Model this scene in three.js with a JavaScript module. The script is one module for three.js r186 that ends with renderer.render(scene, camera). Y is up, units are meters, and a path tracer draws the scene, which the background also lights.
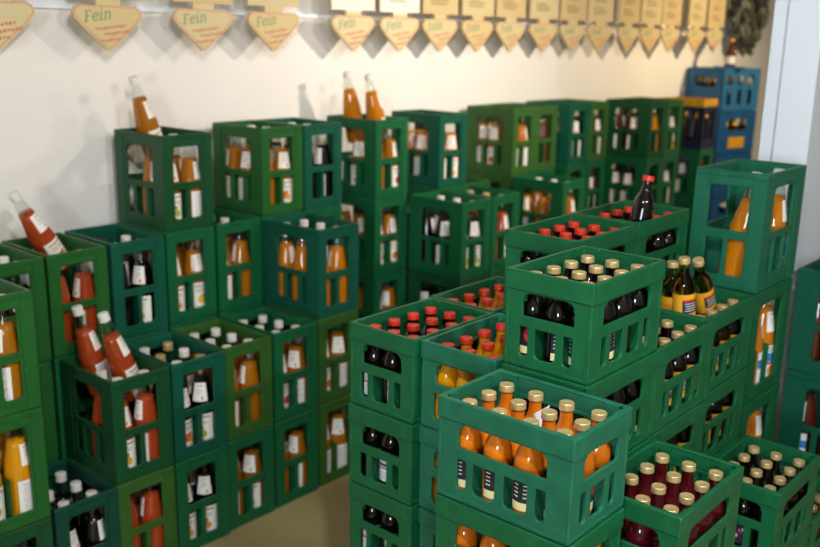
import * as THREE from 'three';
import { mergeGeometries } from 'three/addons/utils/BufferGeometryUtils.js';
import { RectAreaLightUniformsLib } from 'three/addons/lights/RectAreaLightUniformsLib.js';
import { RoundedBoxGeometry } from 'three/addons/geometries/RoundedBoxGeometry.js';

// ---------------------------------------------------------------- camera, light, exposure
const scene = new THREE.Scene();
const DEG = Math.PI / 180;
const camera = new THREE.PerspectiveCamera(2 * Math.atan(273.5 / 931.5) / DEG, 820 / 547, 0.05, 60);
camera.rotation.order = 'YXZ';
camera.position.set(0, 1.654, 0);
camera.rotation.set(-14.2465 * DEG, -48.4527 * DEG, 1.1074 * DEG);
camera.focus = 1.8;
camera.userData.fStop = 3.3;
scene.add(camera);
const renderer = new THREE.WebGLRenderer({ antialias: true });
renderer.toneMapping = THREE.LinearToneMapping;
renderer.toneMappingExposure = 1.0;
renderer.shadowMap.enabled = true;
renderer.shadowMap.type = THREE.PCFSoftShadowMap;
RectAreaLightUniformsLib.init();
scene.background = new THREE.Color(0.02, 0.02, 0.02);

const CEIL = 2.75;
// hanging spot lamps: [x, y, z, candela, colour, aim, half angle, where]
const LAMPS = [
  [3.75, 2.05, -1.3, 10.3, [1, 0.85, 0.66], [3.75, 1.62, -3.05], 62, 'aimed at the middle signs'],
  [2.7, 2.1, -1.4, 2.2, [1, 0.83, 0.68], [2.3, 1.62, -3.05], 66, 'aimed at the signs over the leaning bottles'],
  [6.2, 2.2, -1.4, 10.5, [1, 0.76, 0.44], [6.2, 1.4, -3.0], 58, 'aimed at the blue crates'],
  [1.0, 2.2, -1.2, 1.9, [1, 0.8, 0.64], [1.2, 1.4, -3.05], 58, 'aimed at the wall before the sign row'],
];
// bare bulbs: [x, y, z, candela, colour, where]
const BULBS = [
  [1.3, 2.3, 0.7, 8, [0.94, 0.98, 1], 'over the open floor facing the white column'],
  [0.55, 2.35, -0.35, 7, [0.94, 0.98, 1], 'over the open floor before the low crates'],
];
// daylight through the two frosted panes of a window in the left wall
const DAY = { z: [0.75, 1.55], y: [1.15, 2.05], radiance: 44, glow: 14, colour: [0.82, 0.93, 1] };

// ---------------------------------------------------------------- helpers
let seed = 20240711;
const rnd = () => { seed = (seed * 1664525 + 1013904223) >>> 0; return seed / 4294967296; };
const rr = (a, b) => a + (b - a) * rnd();
const used = {};
function numbered(n) { const k = used[n] = (used[n] ?? -1) + 1; return k ? `${n}_${String(k).padStart(3, '0')}` : n; }
function shade(o) { o.traverse(c => { if (c.isMesh) { c.castShadow = true; c.receiveShadow = true; } }); return o; }
function mesh(name, geo, mat, parent) { const m = new THREE.Mesh(geo, mat); m.name = name; m.castShadow = m.receiveShadow = true; (parent || scene).add(m); return m; }
function thing(name, label, category, group) {
  const o = new THREE.Group(); o.name = numbered(name); scene.add(o);
  o.userData = { label, category }; if (group) o.userData.group = group; return o;
}
function struct(name, geo, mat) { const m = mesh(name, geo, mat); m.userData = { kind: 'structure', label: name.replace(/_/g, ' ') + ' of the drinks store', category: name.split('_')[0] }; return m; }
function box(w, h, d, x = 0, y = 0, z = 0) { const g = new THREE.BoxGeometry(w, h, d); g.translate(x, y, z); return g.toNonIndexed(); }
function merge(list) { return mergeGeometries(list.map(g => g.index ? g.toNonIndexed() : g)); }
function rrect(x0, y0, x1, y1, rt, rb, T = THREE.Path, seg = 3) {
  const p = new T(); const pts = [];
  const arc = (cx, cy, r, a) => { if (r <= 0) pts.push([cx, cy]); else for (let i = 0; i <= seg; i++) { const t = a + i / seg * Math.PI / 2; pts.push([cx + r * Math.cos(t), cy + r * Math.sin(t)]); } };
  arc(x1 - rb, y0 + rb, rb, -Math.PI / 2); arc(x1 - rt, y1 - rt, rt, 0); arc(x0 + rt, y1 - rt, rt, Math.PI / 2); arc(x0 + rb, y0 + rb, rb, Math.PI);
  pts.forEach(([x, y], i) => i ? p.lineTo(x, y) : p.moveTo(x, y)); p.closePath(); return p;
}
function circlePath(cx, cy, r, n = 8) { const p = new THREE.Path(); for (let i = 0; i < n; i++) { const a = i / n * Math.PI * 2; i ? p.lineTo(cx + r * Math.cos(a), cy + r * Math.sin(a)) : p.moveTo(cx + r * Math.cos(a), cy + r * Math.sin(a)); } p.closePath(); return p; }
function extr(shape, depth, bevel) {
  return new THREE.ExtrudeGeometry(shape, { depth: depth - 2 * bevel, bevelEnabled: bevel > 0, bevelThickness: bevel, bevelSize: bevel, bevelOffset: -bevel, bevelSegments: 1, curveSegments: 4 }).translate(0, 0, bevel);
}
// value noise for textures
function noiseTex(size, cell, fn, repeat = 1, srgb = true) {
  const lat = []; const N = Math.ceil(size / cell);
  let s = 99 + size * 7 + cell; const r = () => { s = (s * 1103515245 + 12345) & 0x7fffffff; return s / 0x7fffffff; };
  for (let i = 0; i < N * N; i++) lat.push(r());
  const data = new Uint8Array(size * size * 4);
  for (let y = 0; y < size; y++) for (let x = 0; x < size; x++) {
    let v = 0, amp = 0.5, c = cell;
    for (let o = 0; o < 4; o++) {
      const n = Math.max(1, Math.floor(size / c)); const fx = x / c, fy = y / c; const ix = Math.floor(fx), iy = Math.floor(fy); const tx = fx - ix, ty = fy - iy;
      const g = (a, b) => lat[((a % n) + (b % n) * N + o * 131) % lat.length];
      const sx = tx * tx * (3 - 2 * tx), sy = ty * ty * (3 - 2 * ty);
      v += amp * ((g(ix, iy) * (1 - sx) + g(ix + 1, iy) * sx) * (1 - sy) + (g(ix, iy + 1) * (1 - sx) + g(ix + 1, iy + 1) * sx) * sy);
      amp *= 0.5; c = Math.max(1, c / 2);
    }
    const [R, G, B] = fn(v / 0.94, r()); const k = (y * size + x) * 4;
    data[k] = R; data[k + 1] = G; data[k + 2] = B; data[k + 3] = 255;
  }
  const t = new THREE.DataTexture(data, size, size); t.wrapS = t.wrapT = THREE.RepeatWrapping; t.magFilter = THREE.LinearFilter; t.minFilter = THREE.LinearMipmapLinearFilter; t.generateMipmaps = true;
  if (srgb) t.colorSpace = THREE.SRGBColorSpace; t.repeat.set(repeat, repeat); t.needsUpdate = true; return t;
}
function canvasTex(w, h, draw) {
  const c = document.createElement('canvas'); c.width = w; c.height = h; const g = c.getContext('2d'); draw(g, w, h);
  const t = new THREE.CanvasTexture(c); t.colorSpace = THREE.SRGBColorSpace; return t;
}

// ---------------------------------------------------------------- materials
const scuff = noiseTex(256, 32, (v, r) => { const k = 222 + (v - 0.5) * 44 + (r - 0.5) * 10; return [k, k, k]; }, 5);
const grain = noiseTex(256, 8, (v, r) => { const k = 128 + (v - 0.5) * 120 + (r - 0.5) * 60; return [k, k, k]; }, 9, false);
const plastic = (hex, rough = 0.42) => new THREE.MeshPhysicalMaterial({ color: hex, map: scuff, roughness: rough, bumpMap: grain, bumpScale: 0.0004, specularIntensity: 0.6 });
const GREEN = {};
for (const [k, body] of [['green', '#176a40'], ['bright', '#276a2e'], ['teal', '#125f49'], ['olive', '#3a6a2c'], ['dark', '#185430'], ['deepteal', '#0f4d3d'], ['mid', '#237356']]) GREEN[k] = plastic(body);
const WORD = { green: 'green', bright: 'bright green', teal: 'teal', olive: 'olive green', dark: 'dark green', deepteal: 'deep teal', mid: 'sea green' };

const juiceMat = (hex, o = {}) => new THREE.MeshPhysicalMaterial({ color: hex, roughness: 0.4, specularIntensity: 0.1, clearcoat: 1, clearcoatRoughness: 0.03, ...o });
const JUICE = {
  amber: juiceMat('#9e600b'), orange: juiceMat('#bd700a'), rust: juiceMat('#9d3c17'), black: juiceMat('#080403'), yellow: juiceMat('#d38e0c'),
  red: juiceMat('#470a10'), brown: juiceMat('#4a1d0e'), honey: juiceMat('#8a560c'), carrot: juiceMat('#cd6c10'),
  cider: juiceMat('#d8c070', { roughness: 0.04, clearcoat: 0, transmission: 1, ior: 1.38, thickness: 0.05, attenuationColor: new THREE.Color(0.34, 0.25, 0.04), attenuationDistance: 0.08 }),
};
const JWORD = { amber: 'amber', orange: 'orange', rust: 'rust red', black: 'black', yellow: 'yellow', red: 'dark red', brown: 'brown', honey: 'honey brown', carrot: 'bright orange', cider: 'olive glass' };
const clearGlass = new THREE.MeshPhysicalMaterial({ color: '#f2f5f0', roughness: 0.03, transmission: 1, thickness: 0, ior: 1.5 });
const CAPS = {
  white: new THREE.MeshPhysicalMaterial({ color: '#e4e2dd', roughness: 0.4 }),
  gold: new THREE.MeshStandardMaterial({ color: '#dcc188', metalness: 0.5, roughness: 0.33 }),
  red: new THREE.MeshPhysicalMaterial({ color: '#d1321f', roughness: 0.38 }),
  black: new THREE.MeshPhysicalMaterial({ color: '#161616', roughness: 0.4 }),
};

// printed paper
const lines = (g, x, y, w, n, step, col, t = 2) => { g.fillStyle = col; for (let i = 0; i < n; i++) g.fillRect(x + (i % 3) * 3, y + i * step, w * (0.65 + 0.35 * ((i * 37 % 10) / 10)), t); };
const paper = tex => new THREE.MeshStandardMaterial({ map: tex, roughness: 0.65, side: THREE.DoubleSide });
function fruitLabel(c1, c2, head) {
  return paper(canvasTex(128, 128, (g, w, h) => {
    g.fillStyle = '#efece4'; g.fillRect(0, 0, w, h);
    g.fillStyle = head; g.fillRect(18, 12, 92, 6); lines(g, 24, 26, 80, 3, 8, '#8a8a8a', 3);
    g.fillStyle = c1; g.beginPath(); g.arc(56, 78, 20, 0, 7); g.fill(); g.fillStyle = c2; g.beginPath(); g.arc(80, 88, 15, 0, 7); g.fill();
    g.fillStyle = '#5c8f3a'; g.beginPath(); g.arc(72, 62, 8, 0, 7); g.fill(); lines(g, 20, 110, 90, 2, 8, '#777', 3);
  }));
}
const chestLabel = paper(canvasTex(128, 96, (g, w, h) => { g.fillStyle = '#f0ede6'; g.fillRect(0, 0, w, h); g.fillStyle = '#b98a6a'; g.fillRect(30, 12, 68, 5); lines(g, 32, 28, 64, 4, 9, '#9aa0a6', 3); g.fillStyle = '#d88a3a'; g.beginPath(); g.arc(86, 78, 10, 0, 7); g.fill(); }));
const listLabel = paper(canvasTex(128, 128, (g, w, h) => { g.fillStyle = '#eceae6'; g.fillRect(0, 0, w, h); lines(g, 16, 12, 96, 12, 9, '#a0a2aa', 3); }));
const blueLabel = paper(canvasTex(128, 128, (g, w, h) => { g.fillStyle = '#e9f0f4'; g.fillRect(0, 0, w, h); g.fillStyle = '#2d86c8'; g.fillRect(0, 30, w, 34); g.fillStyle = '#d9342b'; g.fillRect(24, 66, 80, 10); g.fillStyle = '#e98a1d'; g.beginPath(); g.arc(64, 100, 22, 0, 7); g.fill(); lines(g, 20, 8, 88, 2, 10, '#4c8f4a', 4); }));
const darkLabel = paper(canvasTex(256, 128, (g, w, h) => {
  g.fillStyle = '#14161c'; g.fillRect(0, 0, w, h); g.fillStyle = '#c22a22'; g.fillRect(0, 8, w, 12);
  for (let i = 0; i < 8; i++) lines(g, 14 + (i % 2) * 64, 30 + (i >> 1) * 15, 50, 1, 8, '#c9ccd2', 5);
  g.fillStyle = '#b51f24'; g.beginPath(); g.arc(190, 52, 26, 0, 7); g.fill(); g.fillStyle = '#6fa243'; g.beginPath(); g.arc(214, 84, 14, 0, 7); g.fill();
  g.fillStyle = '#e9d9a0'; g.fillRect(0, 98, w, 30); g.fillStyle = '#c6477f'; g.beginPath(); g.arc(206, 108, 10, 0, 7); g.fill();
}));
const yellowLabel = paper(canvasTex(256, 128, (g, w, h) => { g.fillStyle = '#e5a31a'; g.fillRect(0, 0, w, h); g.fillStyle = '#23233c'; g.fillRect(110, 34, 110, 60); lines(g, 120, 44, 90, 4, 12, '#d8d3c8', 4); g.fillStyle = '#c52d20'; g.fillRect(110, 26, 110, 10); }));
const berryLabel = paper(canvasTex(256, 128, (g, w, h) => { g.fillStyle = '#2a1526'; g.fillRect(0, 0, w, h); for (let i = 0; i < 26; i++) { g.fillStyle = ['#8a2f6a', '#d9c3cf', '#5a1d4a', '#b04a8a'][i % 4]; g.beginPath(); g.arc((i * 53) % 256, 30 + (i * 29) % 80, 9, 0, 7); g.fill(); } lines(g, 20, 8, 210, 2, 10, '#e8e0e0', 4); }));
const whiteSmall = paper(canvasTex(128, 128, (g, w, h) => { g.fillStyle = '#dfe3ea'; g.fillRect(0, 0, w, h); g.fillStyle = '#c0303a'; g.fillRect(0, 60, w, 8); g.fillStyle = '#3d4a9a'; g.fillRect(40, 40, 46, 14); lines(g, 14, 80, 100, 4, 10, '#8e93a4', 4); }));
const FRUIT = [fruitLabel('#d8642a', '#e2a02a', '#4a8a3a'), fruitLabel('#c33327', '#d98a3a', '#a33'), fruitLabel('#e0b32c', '#9ab03a', '#777'), listLabel];

// ---------------------------------------------------------------- crates
const S = 0.2015, L = 0.296, HA = 0.33, HB = 0.202;
function crateA(tall) {     // tall six-bottle crate, short side along x, origin at base centre
  const t = 0.008, inset = 0.003, y0 = 0.0045, parts = [];
  const shortHoles = () => tall
    ? [rrect(0.042, 0.04, 0.157, 0.288, 0.012, 0.004), circlePath(0.02, 0.25, 0.0032), circlePath(S - 0.02, 0.25, 0.0032)]
    : [rrect(0.043, 0.167, 0.156, 0.288, 0.003, 0.003), rrect(0.043, 0.04, 0.093, 0.143, 0.002, 0.012), rrect(0.106, 0.04, 0.156, 0.143, 0.002, 0.012),
      circlePath(0.02, 0.25, 0.0032), circlePath(S - 0.02, 0.25, 0.0032)];
  const longHoles = () => tall
    ? [rrect(0.06, 0.04, 0.233, 0.285, 0.02, 0.004), circlePath(0.026, 0.25, 0.0032), circlePath(L - 0.026, 0.25, 0.0032)]
    : [rrect(0.068, 0.163, 0.225, 0.286, 0.022, 0.003), rrect(0.068, 0.046, 0.099, 0.143, 0.002, 0.012), rrect(0.117, 0.046, 0.176, 0.143, 0.002, 0.018), rrect(0.194, 0.046, 0.225, 0.143, 0.002, 0.012),
      circlePath(0.026, 0.25, 0.0032), circlePath(L - 0.026, 0.25, 0.0032)];
  const panel = (W, holes) => { const sh = rrect(0.002, y0, W - 0.002, HA - 0.006, 0, 0, THREE.Shape); sh.holes = holes; return extr(sh, t, 0.0012).translate(-W / 2, 0, 0); };
  const place = (W, D, holes, rot, post, wx0, wx1) => {
    const gs = [panel(W, holes()).translate(0, 0, D / 2 - inset - t)];
    for (const s of [-1, 1]) gs.push(box(post, HA - 0.022, 0.0035, s * (W / 2 - post / 2 - 0.001), 0.0055 + (HA - 0.022) / 2, D / 2 - 0.0022));
    gs.push(box(W - 2 * post, 0.0045, 0.0055, 0, 0.293, D / 2 - 0.0032));          // moulding over the window
    gs.push(box(W - 2 * post, 0.006, 0.005, 0, 0.026, D / 2 - 0.003));
    if (!tall) gs.push(box(wx1 - wx0 - 0.002, 0.004, 0.005, (wx0 + wx1) / 2 - W / 2, 0.159, D / 2 - 0.003));
    return merge(gs).rotateY(rot);
  };
  for (const r of [0, Math.PI]) parts.push(place(S, L, shortHoles, r, 0.036, 0.043, 0.156));
  for (const r of [Math.PI / 2, -Math.PI / 2]) parts.push(place(L, S, longHoles, r, 0.05, 0.068, 0.225));
  parts.push(box(S - 0.014, 0.012, L - 0.014, 0, 0.006, 0));
  const rim = rrect(-S / 2, -L / 2, S / 2, L / 2, 0.004, 0.004, THREE.Shape); rim.holes = [rrect(-S / 2 + 0.010, -L / 2 + 0.010, S / 2 - 0.010, L / 2 - 0.010, 0.008, 0.008)];
  parts.push(extr(rim, 0.0135, 0.001).rotateX(-Math.PI / 2).translate(0, HA - 0.016, 0));
  const rimG = extr(rim, 0.004, 0.0018).rotateX(-Math.PI / 2).translate(0, HA - 0.004, 0);
  const dv = [box(0.003, 0.13, L - 0.026, 0, 0.077, 0)];
  for (const s of [-1, 1]) dv.push(box(S - 0.026, 0.13, 0.003, 0, 0.077, s * (L - 0.022) / 6));
  const pads = [];
  for (const s of [-1, 1]) pads.push(box(0.022, 0.03, 0.0012, s * (S / 2 - 0.02), 0.288, L / 2));
  return { body: merge(parts), rim: rimG, divider: merge(dv), cross: merge(dv.slice(1)), pads };
}
function crateB() {         // low twelve-bottle crate, short side along x
  const t = 0.007, inset = 0.003, y0 = 0.0045, parts = [], H = HB;
  const panel = (W, spans, win) => {
    const sh = rrect(0.002, y0, W - 0.002, H * 0.82, 0, 0, THREE.Shape);
    sh.holes = [rrect(W * win[0], H * 0.545, W * win[1], H * 0.782, 0.019, 0.002), ...spans.map(([a, b]) => rrect(W * a, H * 0.13, W * b, H * 0.435, 0.003, Math.min(0.012, W * (b - a) * 0.48)))];
    return extr(sh, t, 0.0012).translate(-W / 2, 0, 0);
  };
  const sp3 = [[0.185, 0.285], [0.365, 0.605], [0.69, 0.79]], sp4 = [[0.165, 0.235], [0.285, 0.455], [0.52, 0.69], [0.75, 0.82]];
  for (const r of [0, Math.PI]) parts.push(panel(S, sp3, [0.21, 0.80]).translate(0, 0, L / 2 - inset - t).rotateY(r));
  for (const r of [Math.PI / 2, -Math.PI / 2]) parts.push(panel(L, sp4, [0.17, 0.82]).translate(0, 0, S / 2 - inset - t).rotateY(r));
  parts.push(box(S - 0.014, 0.010, L - 0.014, 0, 0.005, 0));
  const ring = (o, h, th, b) => { const rim = rrect(-S / 2 + o, -L / 2 + o, S / 2 - o, L / 2 - o, 0.003, 0.003, THREE.Shape); rim.holes = [rrect(-S / 2 + o + th, -L / 2 + o + th, S / 2 - o - th, L / 2 - o - th, 0.012, 0.012)]; return extr(rim, h, b).rotateX(-Math.PI / 2); };
  parts.push(ring(0.0022, 0.007, 0.009, 0.0008).translate(0, 0.0045, 0));
  const bandH = H * 0.2;
  parts.push(ring(0, bandH - 0.0025, 0.009, 0.0015).translate(0, H - bandH, 0));
  const ribs = [];
  for (const [x, z] of [[-1, -1], [1, -1], [-1, 1], [1, 1]]) { ribs.push(box(0.024, bandH + 0.02, 0.006, x * (S / 2 - 0.034), H - 0.012 - bandH / 2, z * (L / 2 - 0.0115)), box(0.006, bandH + 0.02, 0.024, x * (S / 2 - 0.0115), H - 0.012 - bandH / 2, z * (L / 2 - 0.034))); }
  parts.push(...ribs);
  const lip = ring(0, 0.004, 0.0105, 0.0018).translate(0, H - 0.004, 0);
  const dv = []; for (const i of [-1, 0, 1]) dv.push(box(S - 0.024, 0.085, 0.0022, 0, 0.052, i * (L - 0.022) / 4));
  for (const i of [-0.5, 0.5]) dv.push(box(0.0022, 0.085, L - 0.024, i * (S - 0.022) / 3, 0.052, 0));
  return { body: merge(parts), rim: lip, divider: merge(dv), pads: [] };
}
const CG = { A: crateA(false), T: crateA(true), B: crateB() };

// ---------------------------------------------------------------- bottles
const lathe = (pts, n = 18) => new THREE.LatheGeometry(pts.map(([r, y]) => new THREE.Vector2(r, y)), n);
const BIG = {
  glass: lathe([[0, 0.003], [0.03, 0], [0.037, 0.003], [0.0405, 0.012], [0.0405, 0.118], [0.0395, 0.136], [0.0362, 0.16], [0.0318, 0.185], [0.0272, 0.21], [0.0235, 0.23], [0, 0.2305]], 20),
  neck: lathe([[0.0237, 0.2295], [0.0198, 0.25], [0.0168, 0.268], [0.0155, 0.281], [0.0155, 0.287]], 16),
  cap: lathe([[0.0162, 0.277], [0.0172, 0.2775], [0.0172, 0.284], [0.0165, 0.285], [0.0168, 0.300], [0.0155, 0.303], [0, 0.3032]], 18),
  chest: new THREE.CylinderGeometry(0.0266, 0.0371, 0.06, 10, 1, true, -0.72, 1.44).translate(0, 0.187, 0),
  label: new THREE.CylinderGeometry(0.0411, 0.0411, 0.1, 12, 1, true, -1.1, 2.2).translate(0, 0.066, 0),
};
const SMALL = {
  glass: lathe([[0, 0.003], [0.02, 0], [0.025, 0.003], [0.0272, 0.010], [0.0273, 0.094], [0.0268, 0.106], [0.0247, 0.117], [0.021, 0.1265], [0.0168, 0.1335], [0.0142, 0.141], [0.0127, 0.151], [0.0122, 0.165], [0.0132, 0.1655], [0.0132, 0.17], [0, 0.171]], 22),
  cap: lathe([[0.0132, 0.167], [0.0148, 0.1675], [0.0152, 0.169], [0.0146, 0.1705], [0.0146, 0.179], [0.0138, 0.181], [0.0122, 0.1813], [0.0112, 0.1803], [0, 0.1803]], 22),
  label: new THREE.CylinderGeometry(0.0277, 0.0277, 0.066, 14, 1, true, -1.5, 3.0).translate(0, 0.05, 0),
  shoulder: new THREE.CylinderGeometry(0.0277, 0.0277, 0.066, 16, 1, true, -2.6, 5.2).translate(0, 0.06, 0),
};
function bigBottle(juice, cap, label, group, lab) {
  const o = thing('juice_bottle', label, 'bottle', group);
  mesh('body', BIG.glass, JUICE[juice], o); mesh('neck', BIG.neck, clearGlass, o); mesh('cap', BIG.cap, CAPS[cap], o);
  mesh('neck_label', BIG.chest, chestLabel, o); mesh('label', BIG.label, lab || FRUIT[Math.floor(rnd() * 4)], o);
  return o;
}
function smallBottle(juice, cap, label, group, lab) {
  const o = thing('small_bottle', label, 'bottle', group);
  mesh('body', SMALL.glass, JUICE[juice], o); mesh('cap', SMALL.cap, CAPS[cap], o); mesh('label', lab === yellowLabel ? SMALL.shoulder : SMALL.label, lab, o);
  return o;
}
const UP = new THREE.Vector3(0, 1, 0);
function lean(o, base, cap, spin = 0, len = 0) {
  const b = new THREE.Vector3(...base), d = new THREE.Vector3(...cap).sub(b).normalize();
  if (len) b.set(...cap).addScaledVector(d, -len); o.position.copy(b); o.quaternion.setFromUnitVectors(UP, d).multiply(new THREE.Quaternion().setFromAxisAngle(UP, spin)); return o;
}

// ---------------------------------------------------------------- room
const plasterMap = noiseTex(512, 128, (v, r) => { const k = 236 + (v - 0.5) * 14 + (r - 0.5) * 3; return [k, k - 2, k - 5]; }, 0.35);
const plasterBump = noiseTex(256, 16, v => { const k = 128 + (v - 0.5) * 150; return [k, k, k]; }, 1.5, false);
const plaster = new THREE.MeshStandardMaterial({ map: plasterMap, roughness: 0.85, bumpMap: plasterBump, bumpScale: 0.001 });
const floorMat = new THREE.MeshPhysicalMaterial({ map: noiseTex(512, 64, (v, r) => { const k = (v - 0.5) * 46 + (r - 0.5) * 16; return [168 + k, 153 + k, 108 + k * 0.8]; }, 0.5), roughness: 0.5, bumpMap: grain, bumpScale: 0.0006 });
const ceilMat = new THREE.MeshStandardMaterial({ color: '#8d8172', roughness: 0.9 });
const XL = -2.4, XR = 8.2, ZB = -3.05, ZF = 2.6, T = 0.15;
const slab = (x0, x1, y0, y1, z0, z1) => new THREE.BoxGeometry(x1 - x0, y1 - y0, z1 - z0).translate((x0 + x1) / 2, (y0 + y1) / 2, (z0 + z1) / 2);
function uvMetres(g) { const p = g.attributes.position, n = g.attributes.normal, u = g.attributes.uv; for (let i = 0; i < p.count; i++) { const ax = Math.abs(n.getX(i)), ay = Math.abs(n.getY(i)); if (ay > 0.5) u.setXY(i, p.getX(i), p.getZ(i)); else if (ax > 0.5) u.setXY(i, p.getZ(i), p.getY(i)); else u.setXY(i, p.getX(i), p.getY(i)); } return g; }
struct('floor', uvMetres(slab(XL - T, XR + T, -T, 0, ZB - T, ZF + T)), floorMat);
struct('ceiling', uvMetres(slab(XL - T, XR + T, CEIL, CEIL + T, ZB - T, ZF + T)), ceilMat);
struct('wall_back', uvMetres(slab(XL - T, XR + T, 0, CEIL, ZB - T, ZB)), plaster);
struct('wall_front', uvMetres(slab(XL - T, XR + T, 0, CEIL, ZF, ZF + T)), ceilMat);
{
  const [z0, z1] = DAY.z, [y0, y1] = DAY.y;
  struct('wall_left', uvMetres(merge([slab(XL - T, XL, 0, y0, ZB, ZF), slab(XL - T, XL, y1, CEIL, ZB, ZF), slab(XL - T, XL, y0, y1, ZB, z0), slab(XL - T, XL, y0, y1, z1, ZF)])), ceilMat);
  const zm = (z0 + z1) / 2, w = new THREE.Group(); w.name = 'window_1'; w.userData = { kind: 'structure', label: 'two-paned frosted window in the left wall', category: 'window' }; scene.add(w);
  const paint = new THREE.MeshStandardMaterial({ color: '#d8d8d4', roughness: 0.5 }), X = XL - 0.06;
  mesh('window_frame', merge([slab(X - 0.03, X + 0.03, y0, y0 + 0.05, z0, z1), slab(X - 0.03, X + 0.03, y1 - 0.05, y1, z0, z1), slab(X - 0.03, X + 0.03, y0, y1, z0, z0 + 0.05), slab(X - 0.03, X + 0.03, y0, y1, z1 - 0.05, z1), slab(X - 0.03, X + 0.03, y0, y1, zm - 0.03, zm + 0.03)]), paint, w);
  for (const [a, b] of [[z0 + 0.05, zm - 0.03], [zm + 0.03, z1 - 0.05]]) {
    mesh('pane', slab(X - 0.004, X + 0.004, y0 + 0.05, y1 - 0.05, a, b), new THREE.MeshStandardMaterial({ color: '#eef4f8', roughness: 0.6, emissive: new THREE.Color(...DAY.colour), emissiveIntensity: DAY.glow }), w);
    const l = new THREE.RectAreaLight(new THREE.Color(...DAY.colour), DAY.radiance, b - a, y1 - y0 - 0.1); l.position.set(X + 0.012, (y0 + y1) / 2, (a + b) / 2); l.lookAt(X + 1, (y0 + y1) / 2, (a + b) / 2); scene.add(l);
  }
}
struct('wall_right', uvMetres(slab(XR, XR + T, 0, CEIL, ZB, ZF)), plaster);
// white painted steel column with a stepped left edge
{
  const white = new THREE.MeshPhysicalMaterial({ color: '#e6eef8', roughness: 0.45 });
  const X0 = 2.97, z0 = -1.157, z1 = -1.005;
  const c = new THREE.Shape(); // outline in (x, -z)
  [[X0 + 0.012, -z0], [X0 + 0.012, -(z0 + 0.04)], [X0, -(z0 + 0.05)], [X0, -(z1 + 0.004)], [X0 + 0.004, -z1], [X0 + 0.34, -z1], [X0 + 0.34, -z0]].forEach(([a, b], i) => i ? c.lineTo(a, b) : c.moveTo(a, b));
  const g = new THREE.ExtrudeGeometry(c, { depth: CEIL, bevelEnabled: false }).rotateX(-Math.PI / 2);
  const m = struct('trim_1', g, white); m.userData.label = 'white painted column standing behind the part-empty tall crate'; m.userData.category = 'column';
  const b = struct('trim_2', slab(1.0, 7.2, 1.724, 1.748, ZB, ZB + 0.018), white); b.userData.label = 'white batten along the wall behind the hanging signs'; b.userData.category = 'batten';
}

// ---------------------------------------------------------------- stacks of crates
const ORD = ['bottom', 'second', 'third', 'fourth', 'fifth', 'top'];
const TURN = 1.02995 * DEG;
const toWorld = (x, z, right) => right ? [x * Math.cos(TURN) + z * Math.sin(TURN), -x * Math.sin(TURN) + z * Math.cos(TURN)] : [x, z];
function makeCrate(kind, colour, label, bottles, cross) {
  const g = CG[kind], m = GREEN[colour]; const o = thing(kind === 'B' ? 'low_crate' : 'tall_crate', label, 'crate');
  mesh('body', g.body, m, o); mesh('rim', g.rim, m, o); mesh('divider', cross ? g.cross : g.divider, m, o); if (bottles) for (const p of g.pads) mesh('corner_pad', p, m, o);
  return o;
}
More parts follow.
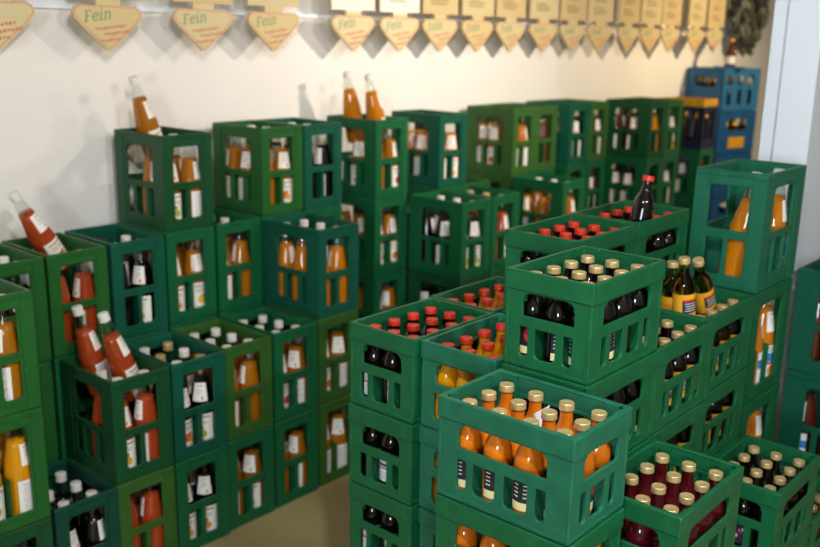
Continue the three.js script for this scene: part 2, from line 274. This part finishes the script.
// one stack: phrase, min x, front z, orientation ('z' long side runs back to the wall, 'x' long side along the wall), frame, tiers
function stack(phrase, x0, zf, along, right, tiers) {
  const w = along === 'x' ? L : S, d = along === 'x' ? S : L;
  let y = 0;
  tiers.forEach((t, i) => {
    const [kind, colour, juice, cap, opt = {}] = t; const h = kind === 'B' ? HB : HA;
    const jx = opt.fix ? 0 : rr(-0.0015, 0.0015), jz = opt.fix ? 0 : rr(-0.002, 0.002);
    const [cx, cz] = toWorld(x0 + w / 2 + jx, zf - d / 2 + jz, right);
    const turn = (right ? TURN : 0) + (along === 'x' ? Math.PI / 2 : 0) + (opt.fix ? 0 : rr(-0.25, 0.25) * DEG);
    const which = i === tiers.length - 1 ? (i ? 'top' : 'only') : ORD[i];
    const c = makeCrate(kind, colour, opt.label || `${WORD[colour]} ${kind === 'B' ? 'low' : 'tall'} crate, ${which} one of ${phrase}`, juice, opt.empty);
    c.position.set(cx, y, cz); c.rotation.y = turn;
    if (juice && !opt.empty) {
      const top = i === tiers.length - 1;
      const nx = kind === 'B' ? 3 : 2, nz = kind === 'B' ? 4 : 3;      // local cells: short by long
      const cw = (S - 0.022) / nx, cd = (L - 0.022) / nz;
      const jl = `${JWORD[juice]} juice bottle in ${which} crate of ${phrase}`;
      for (let a = 0; a < nx; a++) for (let b = 0; b < nz; b++) {
        const lx = (a - (nx - 1) / 2) * cw, lz = (b - (nz - 1) / 2) * cd;
        // room-facing and near sides
        const wx = along === 'x' ? b : a, wz = along === 'x' ? nx - 1 - a : b; const mz = along === 'x' ? nx - 1 : nz - 1;
        if (!top && !(wx === 0 || wz === mz || (kind !== 'B' && wz === mz - 1))) continue;
        if (opt.skip && opt.skip.includes(`${wx},${wz}`)) continue;
        const jk = opt.mix && rnd() < 0.3 ? opt.mix : juice, ck = Array.isArray(cap) ? cap[(a * nz + b) % cap.length] : cap;
        const lb = `${JWORD[jk]} juice bottle in ${which} crate of ${phrase}`;
        const bt = kind === 'B' ? smallBottle(jk, ck, lb, `bottles of ${which} crate, ${phrase}`, opt.lab || darkLabel) : bigBottle(jk, ck, lb, `bottles of ${which} crate, ${phrase}`, opt.lab);
        const p = new THREE.Vector3(lx + rr(-0.0005, 0.0005), 0.0125, lz + rr(-0.0005, 0.0005)).applyAxisAngle(UP, turn);
        bt.position.set(cx + p.x, y + (kind === 'B' ? 0.0102 : 0.0122), cz + p.z);
        const face = rnd() < 0.5 ? 0 : -Math.PI / 2;
        bt.rotation.y = (right ? TURN : 0) + face + rr(-0.75, 0.75);
      }
    }
    y += h;
  });
}
const A = (c, j, cap = 'white', o) => ['A', c, j, cap, o], TT = (c, j, cap = 'white', o) => ['T', c, j, cap, o], B = (c, j, cap, o) => ['B', c, j, cap, o];
const hA = (c = 'green') => ['A', c, null], hB = (c = 'green') => ['B', c, null];

// row of tall crates in front of the wall row
stack('front stack with a tall-windowed crate', 0.906, -2.309, 'z', 0, [A('dark', 'black'), TT('bright', 'yellow'), A('bright', 'amber')]);
stack('the spot beside two leaning red bottles', 1.129, -2.333, 'z', 0, [A('deepteal', 'black')]);
stack('front stack with two leaning red bottles', 1.333, -2.337, 'z', 0, [A('olive', 'rust'), A('dark', 'rust', 'white', { skip: ['0,0', '1,0', '1,1'] })]);
stack('front stack with mixed gold and white caps', 1.540, -2.338, 'z', 0, [A('green', 'black'), A('teal', 'black', ['white', 'gold'])]);
stack('front stack topped by open olive crate', 1.749, -2.351, 'z', 0, [A('green', 'honey'), A('olive', 'amber')]);
stack('front stack between olive and teal tops', 1.965, -2.356, 'z', 0, [A('green', 'amber'), A('green', 'amber')]);
stack('three-high front stack topped by teal crate', 2.182, -2.367, 'z', 0, [TT('olive', 'amber'), A('olive', 'amber'), A('teal', 'orange')]);
// wall row
stack('wall stack before one leaning red bottle', 1.105, -2.634, 'z', 0, [hA(), hA('bright'), A('bright', 'black')]);
stack('wall stack with one leaning red bottle', 1.321, -2.643, 'z', 0, [hA(), hA(), A('bright', 'rust', 'white', { skip: ['0,0', '0,1', '1,0', '1,1'] })]);
stack('wall stack with open teal top', 1.545, -2.658, 'z', 0, [hA(), hA(), A('teal', 'black', 'white', { skip: ['0,0', '0,1', '1,0'] })]);
stack('wall stack topped by one leaning amber bottle', 1.769, -2.68, 'z', 0, [hA(), hA(), A('green', 'amber'), A('dark', 'amber', 'white', { skip: ['0,0', '1,0'] })]);
stack('wall stack behind three-high teal-topped stack', 1.988, -2.686, 'z', 0, [hA(), hA(), A('green', 'amber')]);
stack('wall stack with bright green fourth crate', 2.198, -2.69, 'z', 0, [hA(), hA(), hA(), A('bright', 'amber')]);
stack('wall stack topped by black juice in teal', 2.405, -2.685, 'z', 0, [hA(), hA(), hA(), A('teal', 'black')]);
stack('wall stack with two leaning amber bottles', 2.785, -2.669, 'z', 0, [hA(), A('green', 'amber'), A('green', 'amber'), A('green', 'amber', 'white', { skip: ['0,0', '1,0', '1,1'] })]);
stack('wall stack behind black juice in front row', 3.206, -2.678, 'z', 0, [hA(), hA(), hA(), A('teal', 'orange')]);
stack('wall stack of three ending in gold caps', 3.41, -2.692, 'z', 0, [hA(), hA(), A('bright', 'black', ['gold', 'white'])]);
stack('first paired wall stack behind white caps', 3.797, -2.70, 'z', 0, [hA(), hA(), A('olive', 'amber'), A('olive', 'amber', 'white', { mix: 'brown' })]);
stack('second paired wall stack behind white caps', 4.003, -2.71, 'z', 0, [hA(), hA(), A('green', 'amber'), A('olive', 'brown', 'white', { mix: 'amber' })]);
stack('first wall stack past olive pair', 4.365, -2.735, 'z', 0, [hA(), hA(), A('green', 'brown', 'white', { mix: 'amber' }), A('teal', 'black')]);
stack('second wall stack past olive pair', 4.571, -2.735, 'z', 0, [hA(), hA(), A('green', 'brown', 'white', { mix: 'black' }), A('olive', 'brown')]);
stack('jutting stack near the yellow-banded crate', 4.949, -2.568, 'z', 0, [hA(), hA(), A('green', 'black', 'white', { mix: 'yellow' }), A('dark', 'brown', 'white', { mix: 'yellow' })]);
stack('stack touching the yellow-banded crate', 5.154, -2.568, 'z', 0, [hA(), hA(), A('green', 'brown'), A('bright', 'black')]);
// middle of the front row
stack('front stack of black juice with white caps', 2.992, -2.366, 'z', 0, [hA(), A('dark', 'black'), A('green', 'black')]);
stack('front stack beside the open black juice', 3.212, -2.376, 'z', 0, [hA(), hA(), A('green', 'rust', ['gold', 'gold', 'white'])]);
stack('lone front stack below the olive pair', 3.796, -2.393, 'z', 0, [hA(), hA(), A('green', 'amber')]);

// block of low crates
stack('corner stack of red-capped dark juice', 1.482, -1.249, 'x', 1, [hB('green'), hB('green'), B('green', 'black', 'red', { lab: whiteSmall }), B('green', 'black', 'red', { lab: whiteSmall }), B('green', 'black', 'red', { lab: whiteSmall })]);
stack('stack of orange juice with red caps', 1.789, -1.260, 'x', 1, [hB(), hB(), hB(), hB(), B('green', 'orange', 'red', { lab: whiteSmall })]);
stack('stack of yellow juice with red caps', 1.497, -1.041, 'x', 1, [hB(), hB(), B('mid', 'honey', 'red', { lab: whiteSmall }), B('mid', 'honey', 'red', { lab: whiteSmall }), B('mid', 'yellow', 'red', { lab: whiteSmall })]);
stack('six-high stack of red-capped black juice', 1.812, -1.050, 'x', 1, [hB(), hB(), hB(), hB(), hB(), B('green', 'black', 'red')]);
stack('six-high stack with one raised red cap', 2.118, -1.055, 'x', 1, [hB(), hB(), hB(), hB(), B('green', 'black', 'red'), B('green', 'black', 'red', { skip: ['0,1', '0,2', '1,1', '1,2'] })]);
stack('six-high stack topped by gold-capped black juice', 1.497, -0.826, 'x', 1, [hB(), hB(), hB(), B('green', 'black', 'gold'), B('green', 'black', 'gold'), B('green', 'black', 'gold')]);
stack('stack of yellow-labelled bottles beside gold-capped black', 1.798, -0.830, 'x', 1, [hB(), hB(), B('green', 'cider', 'gold', { lab: yellowLabel }), B('green', 'cider', 'gold', { lab: yellowLabel }), B('green', 'black', 'gold', { lab: yellowLabel })]);
stack('stack below three loose yellow-labelled bottles', 2.099, -0.846, 'x', 1, [hB(), hB(), B('green', 'cider', 'gold', { lab: yellowLabel }), B('green', 'cider', 'gold', { lab: yellowLabel }), B('green', 'cider', 'gold', { lab: yellowLabel, skip: ['1,0', '0,1', '1,1', '2,1', '3,1'] })]);
stack('stack topped by open orange juice', 1.270, -0.717, 'z', 1, [hB('mid'), hB('mid'), hB('mid'), B('green', 'carrot', 'gold', { fix: 1 }), B('mid', 'carrot', 'gold', { fix: 1 })]);
stack('stack topped by gold-capped red juice', 1.503, -0.617, 'x', 1, [hB(), hB(), B('green', 'red', 'gold', { lab: berryLabel }), B('green', 'red', 'gold', { lab: berryLabel })]);
stack('three-high stack of berry-labelled dark juice', 2.134, -0.642, 'x', 1, [hB(), B('green', 'black', 'gold', { lab: berryLabel }), B('green', 'black', 'gold', { lab: berryLabel })]);
stack('two-high stack of brown juice by column', 2.45, -0.64, 'x', 1, [hB(), B('green', 'brown', 'gold', { lab: berryLabel })]);
// tall crates beside the low block
stack('tall stack with a part-empty top crate', 2.468, -0.873, 'x', 1, [hA(), TT('green', 'orange', 'white', { lab: blueLabel }), TT('green', 'orange', 'white', { lab: blueLabel }), A('mid', 'orange', 'white', { empty: 1, fix: 1 })]);
stack('teal stack beside the column', 2.87, -0.656, 'z', 0, [hA('teal'), A('teal', 'brown', 'white', { lab: blueLabel }), A('teal', 'brown', 'white', { lab: blueLabel })]);

// bottles resting loose in crates
lean(bigBottle('amber', 'white', 'single amber juice bottle leaning out of dark green wall crate', null, chestLabel), [1.878, 1.235, -2.888], [1.802, 1.503, -2.886], 0.5, 0.303);
lean(bigBottle('orange', 'white', 'amber bottle leaning against another, nearer the wall', null), [2.878, 1.232, -2.88], [2.82, 1.506, -2.88], 1.6, 0.303);
lean(bigBottle('orange', 'white', 'amber bottle leaning against another, nearer the room', null), [2.932, 1.229, -2.79], [2.868, 1.498, -2.8], 0.9, 0.303);
lean(bigBottle('rust', 'white', 'rust red bottle leaning out of crate, nearer the wall', null), [1.44, 0.541, -2.58], [1.373, 0.833, -2.58], 0.7, 0.303);
lean(bigBottle('rust', 'white', 'rust red bottle leaning out of crate, nearer the aisle', null), [1.484, 0.543, -2.471], [1.404, 0.826, -2.485], 0.7, 0.303);
lean(bigBottle('rust', 'white', 'lone rust red bottle tilted far over in wall crate', null), [1.454, 0.914, -2.83], [1.321, 1.16, -2.83], 0.5, 0.303);
lean(bigBottle('orange', 'white', 'orange bottle tilted alone inside the part-empty crate', null, FRUIT[2]), [2.507, 1.014, -1.012], [2.507, 1.298, -0.97], 2.4);
lean(bigBottle('orange', 'white', 'orange bottle with blue label upright in part-empty crate', null, blueLabel), [2.690, 1.004, -0.978], [2.690, 1.28, -0.978], 0.2);
lean(smallBottle('black', 'red', 'black red-capped bottle standing raised above its crate', null, darkLabel), [2.18, 1.138, -1.142], [2.207, 1.30, -1.137], 2.6);
lean(smallBottle('cider', 'gold', 'loose yellow-labelled bottle behind the other two loose ones', null, yellowLabel), [2.194, 0.930, -1.034], [2.18, 1.103, -1.035], -0.6);
lean(smallBottle('cider', 'gold', 'loose yellow-labelled bottle nearest the gold-capped black juice', null, yellowLabel), [2.127, 0.965, -0.965], [2.103, 1.144, -0.97], -0.9);
lean(smallBottle('cider', 'gold', 'loose yellow-labelled bottle tilted most of the three', null, yellowLabel), [2.285, 0.958, -0.977], [2.208, 1.115, -0.98], -0.7);

// crumpled white paper in the orange crate
{
  const o = thing('paper_slip', 'white paper slip tucked among the open orange juice bottles', 'paper');
  const g = new THREE.PlaneGeometry(0.05, 0.06, 6, 6); const p = g.attributes.position;
  for (let i = 0; i < p.count; i++) p.setZ(i, 0.002 * Math.sin(p.getX(i) * 90) + 0.002 * Math.cos(p.getY(i) * 70 + 1));
  g.computeVertexNormals(); mesh('sheet', g, new THREE.MeshStandardMaterial({ color: '#e6e4ea', roughness: 0.8, side: THREE.DoubleSide }), o);
  const [x, z] = toWorld(1.405, -0.865, 1); o.position.set(x, 0.953, z); o.rotation.set(0, TURN, 0.12);
}

// ---------------------------------------------------------------- far corner: blue crates, yellow-banded crate, brown bottle, hanging bundle
{
  const blue = plastic('#2a6d9e'), navy = plastic('#1c2340'), yel = plastic('#e0a51c'), deepBlue = plastic('#14558f');
  const W = 0.31, D = 0.40, H = 0.297, t = 0.01;
  const panel = (w, holes) => { const sh = rrect(0, 0.008, w, H, 0.004, 0.004, THREE.Shape); sh.holes = holes; return extr(sh, t, 0.0015).translate(-w / 2, 0, 0); };
  const shortH = () => [rrect(0.06, 0.17, 0.25, 0.24, 0.03, 0.03)];
  const longH3 = () => [0, 1, 2].flatMap(i => [rrect(0.05 + i * 0.11, 0.19, 0.115 + i * 0.11, 0.25, 0.012, 0.012), rrect(0.06 + i * 0.11, 0.05, 0.1 + i * 0.11, 0.155, 0.01, 0.01)]);
  const longH1 = () => [rrect(0.09, 0.17, 0.31, 0.25, 0.035, 0.035)];
  const build = lh => merge([
    panel(W, shortH()).translate(0, 0, D / 2 - t), panel(W, shortH()).translate(0, 0, D / 2 - t).rotateY(Math.PI),
    panel(D, lh()).translate(0, 0, W / 2 - t).rotateY(Math.PI / 2), panel(D, lh()).translate(0, 0, W / 2 - t).rotateY(-Math.PI / 2), box(W - 0.02, 0.01, D - 0.02, 0, 0.005, 0)]);
  const g3 = build(longH3), g1 = build(longH1);
  const beerMat = juiceMat('#2a1508'), foil = new THREE.MeshStandardMaterial({ color: '#c9a04a', metalness: 0.7, roughness: 0.35 });
  const beerG = lathe([[0, 0], [0.03, 0], [0.032, 0.01], [0.032, 0.15], [0.0255, 0.185], [0.0138, 0.215], [0.0125, 0.255], [0, 0.256]], 14), beerCap = lathe([[0.0262, 0.19], [0.0148, 0.219], [0.015, 0.25], [0.0155, 0.262], [0, 0.264]], 14);
  const beer = (label, group) => { const o = thing('beer_bottle', label, 'bottle', group); mesh('body', beerG, beerMat, o); mesh('foil_cap', beerCap, foil, o); return o; };
  const cx = 6.5, cz = -2.83, a = -15 * DEG + Math.PI / 2;
  for (let i = 0; i < 5; i++) {
    const top = i === 4; const o = thing('beer_crate', `blue beer crate, ${top ? 'top of its stack under a brown bottle' : ORD[i] + ' of the stack under a brown bottle'}`, 'crate');
    mesh('body', top ? g3 : g1, top ? blue : deepBlue, o); o.position.set(cx, i * H, cz); o.rotation.y = a;
    if (i === 3) mesh('label', new RoundedBoxGeometry(0.004, 0.075, 0.17, 2, 0.001).translate(-W / 2 - 0.002, 0.085, 0.0), yel, o);
    if (i >= 3) for (let q = 0; q < 3; q++) for (let r = 0; r < 4; r++) {
      if (q && r !== 0 && r !== 3) continue;
      const b = beer(`foil-necked beer bottle in the ${top ? 'top' : 'yellow-labelled'} blue crate`, `beer bottles in the ${top ? 'top' : 'second'} blue crate`);
      const p = new THREE.Vector3(-0.09 + q * 0.09, 0, -0.135 + r * 0.09).applyAxisAngle(UP, a); b.position.set(cx + p.x, i * H + 0.011, cz + p.z);
    }
  }
  const bb = thing('brown_bottle', 'brown glass bottle standing on the top blue crate', 'bottle');
  mesh('body', lathe([[0, 0], [0.036, 0], [0.039, 0.01], [0.039, 0.085], [0.033, 0.115], [0.018, 0.145], [0.015, 0.185], [0, 0.187]], 18), juiceMat('#4a2208'), bb); mesh('cap', lathe([[0.016, 0.17], [0.017, 0.19], [0, 0.192]], 16), foil, bb);
  mesh('label', new THREE.CylinderGeometry(0.0396, 0.0396, 0.05, 12, 1, true, -1, 2).translate(0, 0.045, 0), listLabel, bb);
  mesh('top_board', box(0.2, 0.01, 0.2, 0, -0.005, 0), blue, bb);
  bb.position.set(cx - 0.06, 5 * H + 0.01, cz + 0.06); bb.rotation.y = -1.2;
  // crate with a yellow band
  const o = thing('banded_crate', 'navy crate with yellow upper band between green and blue crates', 'crate');
  const bw = 0.2, bd = 0.29, bh = 0.27;
  const bp = (w, xs) => { const q = rrect(-w / 2, 0, w / 2, bh, 0, 0, THREE.Shape); q.holes = xs.map(([a, b]) => rrect(a, 0.06, b, 0.24, 0.01, 0.01)); return extr(q, 0.009, 0.001); };
  mesh('body', merge([bp(bw, [[-0.065, -0.012], [0.012, 0.065]]).translate(0, 0, bd / 2 - 0.009), bp(bw, [[-0.065, -0.012], [0.012, 0.065]]).translate(0, 0, bd / 2 - 0.009).rotateY(Math.PI),
    bp(bd, [[-0.11, -0.02], [0.02, 0.11]]).translate(0, 0, bw / 2 - 0.009).rotateY(Math.PI / 2), bp(bd, [[-0.11, -0.02], [0.02, 0.11]]).translate(0, 0, bw / 2 - 0.009).rotateY(-Math.PI / 2), box(bw - 0.02, 0.01, bd - 0.02, 0, 0.005, 0)]), navy, o);
  const fr = rrect(-bw / 2 - 0.002, -bd / 2 - 0.002, bw / 2 + 0.002, bd / 2 + 0.002, 0.006, 0.006, THREE.Shape); fr.holes = [rrect(-bw / 2 + 0.01, -bd / 2 + 0.01, bw / 2 - 0.01, bd / 2 - 0.01, 0.006, 0.006)];
  mesh('band', extr(fr, 0.045, 0.002).rotateX(-Math.PI / 2).translate(0, bh, 0), yel, o);
  o.position.set(5.76, 0.99, -2.72);
  for (const [x, z] of [[-0.045, 0.09], [0.045, 0.09], [-0.045, 0], [-0.045, -0.09]]) { const b = beer('foil-necked beer bottle in the yellow-banded crate', 'bottles in the yellow-banded crate'); b.position.set(5.76 + x, 1.001, -2.72 + z); }
  stack('stack under the yellow-banded crate', 5.66, -2.572, 'z', 0, [hA(), hA(), A('green', 'brown', 'white', { fix: 1, skip: ['1,0', '1,1'] })]);
  // dried leafy bundle
  const hb = thing('leafy_bundle', 'dark mottled leafy bundle hanging on the wall past the signs', 'bundle');
  const lg = new THREE.SphereGeometry(1, 6, 4); const lm = ['#3a4235', '#55594a', '#2b302a', '#6a675a'].map(c => new THREE.MeshStandardMaterial({ color: c, roughness: 0.8 }));
  const bins = lm.map(() => []);
  for (let i = 0; i < 420; i++) {
    const v = rnd(), th = rr(0, 6.283), w = 0.27 * Math.sin(Math.PI * Math.min(0.98, 0.18 + v * 0.75)) * Math.sqrt(rr(0.35, 1));
    const g = lg.clone().scale(rr(0.018, 0.034), rr(0.03, 0.06), rr(0.006, 0.012)).rotateZ(rr(-1, 1)).rotateY(rr(0, 6)).translate(Math.cos(th) * w, 0.34 - v * 0.66, Math.sin(th) * w * 0.35);
    bins[Math.floor(rnd() * 4)].push(g);
  }
  bins.forEach((b, i) => mesh('foliage', merge(b), lm[i], hb)); mesh('cord', new THREE.CylinderGeometry(0.006, 0.006, 0.55, 6).translate(0, 0.5, 0), lm[3], hb);
  hb.position.set(7.0, 1.92, -2.9);
}

// ---------------------------------------------------------------- hanging signs
{
  const board = new THREE.MeshStandardMaterial({ color: '#c4ad78', roughness: 0.7 });
  const outline = () => {
    const s = new THREE.Shape(); const w = 0.13;
    const pts = [[0.006, 0.001], [0.1, 0.08], [w - 0.004, 0.106], [w, 0.122], [w - 0.008, 0.141], [w - 0.028, 0.149], [0.046, 0.149], [0.046, 0.172], [w, 0.172], [w, 0.56], [-w, 0.56], [-w, 0.172], [-0.046, 0.172], [-0.046, 0.149], [-w + 0.028, 0.149], [-w + 0.008, 0.141], [-w, 0.122], [-w + 0.004, 0.106], [-0.1, 0.08], [-0.006, 0.001]];
    pts.forEach(([x, y], i) => i ? s.lineTo(x, y) : s.moveTo(x, y)); return s;
  };
  const g = extr(outline(), 0.012, 0.001);
  const faceG = new THREE.ShapeGeometry(outline()); { const p = faceG.attributes.position, u = faceG.attributes.uv; for (let i = 0; i < p.count; i++) u.setXY(i, (p.getX(i) + 0.13) / 0.26, p.getY(i) / 0.56); faceG.translate(0, 0, 0.0126); }
  const print = (bg, mid, k) => new THREE.MeshStandardMaterial({ roughness: 0.6, map: canvasTex(256, 552, (c, w, h) => {
    c.fillStyle = bg; c.fillRect(0, 0, w, h); c.fillStyle = mid; c.fillRect(0, 0, w, h - 164);
    for (let b = 0; b < 5; b++) lines(c, 46 + (b % 2) * 8, 40 + b * 66, 150, 3, 15, '#6b5d45', 5);
    const Y = h - 148;   // shield
    c.strokeStyle = '#cc9470'; c.lineWidth = 5; c.beginPath(); c.moveTo(28, Y + 4); c.lineTo(228, Y + 4); c.lineTo(248, Y + 14); c.lineTo(250, Y + 34); c.lineTo(222, Y + 64); c.lineTo(128, Y + 141); c.lineTo(34, Y + 64); c.lineTo(6, Y + 34); c.lineTo(8, Y + 14); c.closePath(); c.stroke();
    c.save(); c.translate(36, Y + 58); c.rotate(-0.14); c.fillStyle = '#5c8360'; c.font = 'italic 50px serif'; c.fillText('Fein', 0, 0); c.restore();
    c.save(); c.translate(78, Y + 74); c.rotate(-0.14); c.fillStyle = '#c4664e';
    for (const [x, y, n] of [[0, 0, 9], [30, 20, 8], [10, 40, 6]]) for (let i = 0; i < n; i++) c.fillRect(x + i * 13, y + (i * 7 % 3), 9, 6 + (i * 5 % 4));
    c.restore();
  }) });
  const prints = [print('#cdbf93', '#c9b384', 0), print('#d3c69c', '#efe9da', 1), print('#cdbb8a', '#cbb98e', 2)];
  const tips = [1.343, 1.722, 2.106, 2.436, 2.872, 3.162, 3.44, 3.722, 3.997, 4.297, 4.584, 4.874, 5.2, 5.477, 5.75, 6.12, 6.42];
  const near = ['at the end of the row', 'above the lone rust bottle', 'above the crate with one amber bottle', 'above the bright green fourth crate', 'above the two leaning amber bottles', 'just past the two leaning amber bottles',
    'above the open wall crate with gold caps', 'just before the first olive stack', 'above the joint of the olive pair', 'just past the olive pair', 'above the second stack past the olive pair', 'just before the jutting stack',
    'above the last green stack of four', 'just before the yellow-banded crate', 'above the yellow-banded crate', 'just before the brown bottle', 'beside the leafy bundle'];
  tips.forEach((x, i) => {
    const o = thing('hanging_sign', `cream shield-tipped text sign ${near[i]}`, 'sign');
    mesh('board', g, board, o); mesh('print', faceG, prints[i === 4 || i === 5 ? 1 : i % 2 ? 2 : 0], o);
    mesh('hook', new THREE.CylinderGeometry(0.004, 0.004, 0.11, 6).rotateX(Math.PI / 2).translate(0, 0.5, -0.05), board, o);
    o.position.set(x * 1.012, 1.588, -2.935); o.rotation.z = rr(-0.8, 0.8) * DEG; o.rotation.y = rr(-2, 2) * DEG;
  });
}

// ---------------------------------------------------------------- lamps
{
  const housing = new THREE.MeshStandardMaterial({ color: '#d5d5d2', roughness: 0.4, metalness: 0.3 });
  const tube = new THREE.MeshStandardMaterial({ color: '#d5d5d2', roughness: 0.4, metalness: 0.3 });
  LAMPS.forEach(([x, y, z, cd, c, aim, half, where]) => {
    const o = thing('spot_lamp', `white hanging spot lamp ${where}`, 'lamp');
    mesh('stem', new THREE.CylinderGeometry(0.012, 0.012, CEIL - y - 0.04, 10).translate(0, (CEIL - y + 0.04) / 2, 0), housing, o);
    const d = new THREE.Vector3(...aim).sub(new THREE.Vector3(x, y, z)).normalize(), q = new THREE.Quaternion().setFromUnitVectors(new THREE.Vector3(0, -1, 0), d);
    const head = mesh('shade', lathe([[0.0, 0.07], [0.05, 0.065], [0.06, 0.04], [0.062, 0.0], [0.058, 0.0], [0.056, 0.038], [0.046, 0.058], [0, 0.062]], 20), tube, o); head.quaternion.copy(q);
    const disc = mesh('bulb', new THREE.CylinderGeometry(0.05, 0.05, 0.006, 20).translate(0, 0.012, 0), new THREE.MeshStandardMaterial({ color: '#ffffff', emissive: new THREE.Color(...c), emissiveIntensity: 8 }), o); disc.quaternion.copy(q);
    o.position.set(x, y, z);
    const l = new THREE.SpotLight(new THREE.Color(...c), cd, 0, half * DEG, 1, 2); l.position.set(x, y, z).addScaledVector(d, 0.02); l.target.position.set(...aim); scene.add(l.target);
    l.castShadow = true; l.shadow.radius = 2.4; l.shadow.mapSize.set(1024, 1024); scene.add(l);
  });
  BULBS.forEach(([x, y, z, cd, c, where]) => {
    const o = thing('hanging_lamp', `round white hanging lamp ${where}`, 'lamp');
    mesh('stem', new THREE.CylinderGeometry(0.012, 0.012, CEIL - y - 0.06, 10).translate(0, (CEIL - y + 0.06) / 2, 0), housing, o);
    mesh('shade', lathe([[0.02, 0.07], [0.06, 0.06], [0.085, 0.01], [0.083, 0.01], [0.058, 0.055], [0.02, 0.063]], 20), housing, o);
    mesh('bulb', new THREE.SphereGeometry(0.035, 14, 10).translate(0, 0.02, 0), new THREE.MeshStandardMaterial({ color: '#ffffff', emissive: new THREE.Color(...c), emissiveIntensity: 8 }), o);
    o.position.set(x, y, z);
    const l = new THREE.PointLight(new THREE.Color(...c), cd); l.position.set(x, y - 0.03, z); l.castShadow = true; l.shadow.radius = 2; l.shadow.mapSize.set(1024, 1024); scene.add(l);
  });
}
renderer.render(scene, camera);
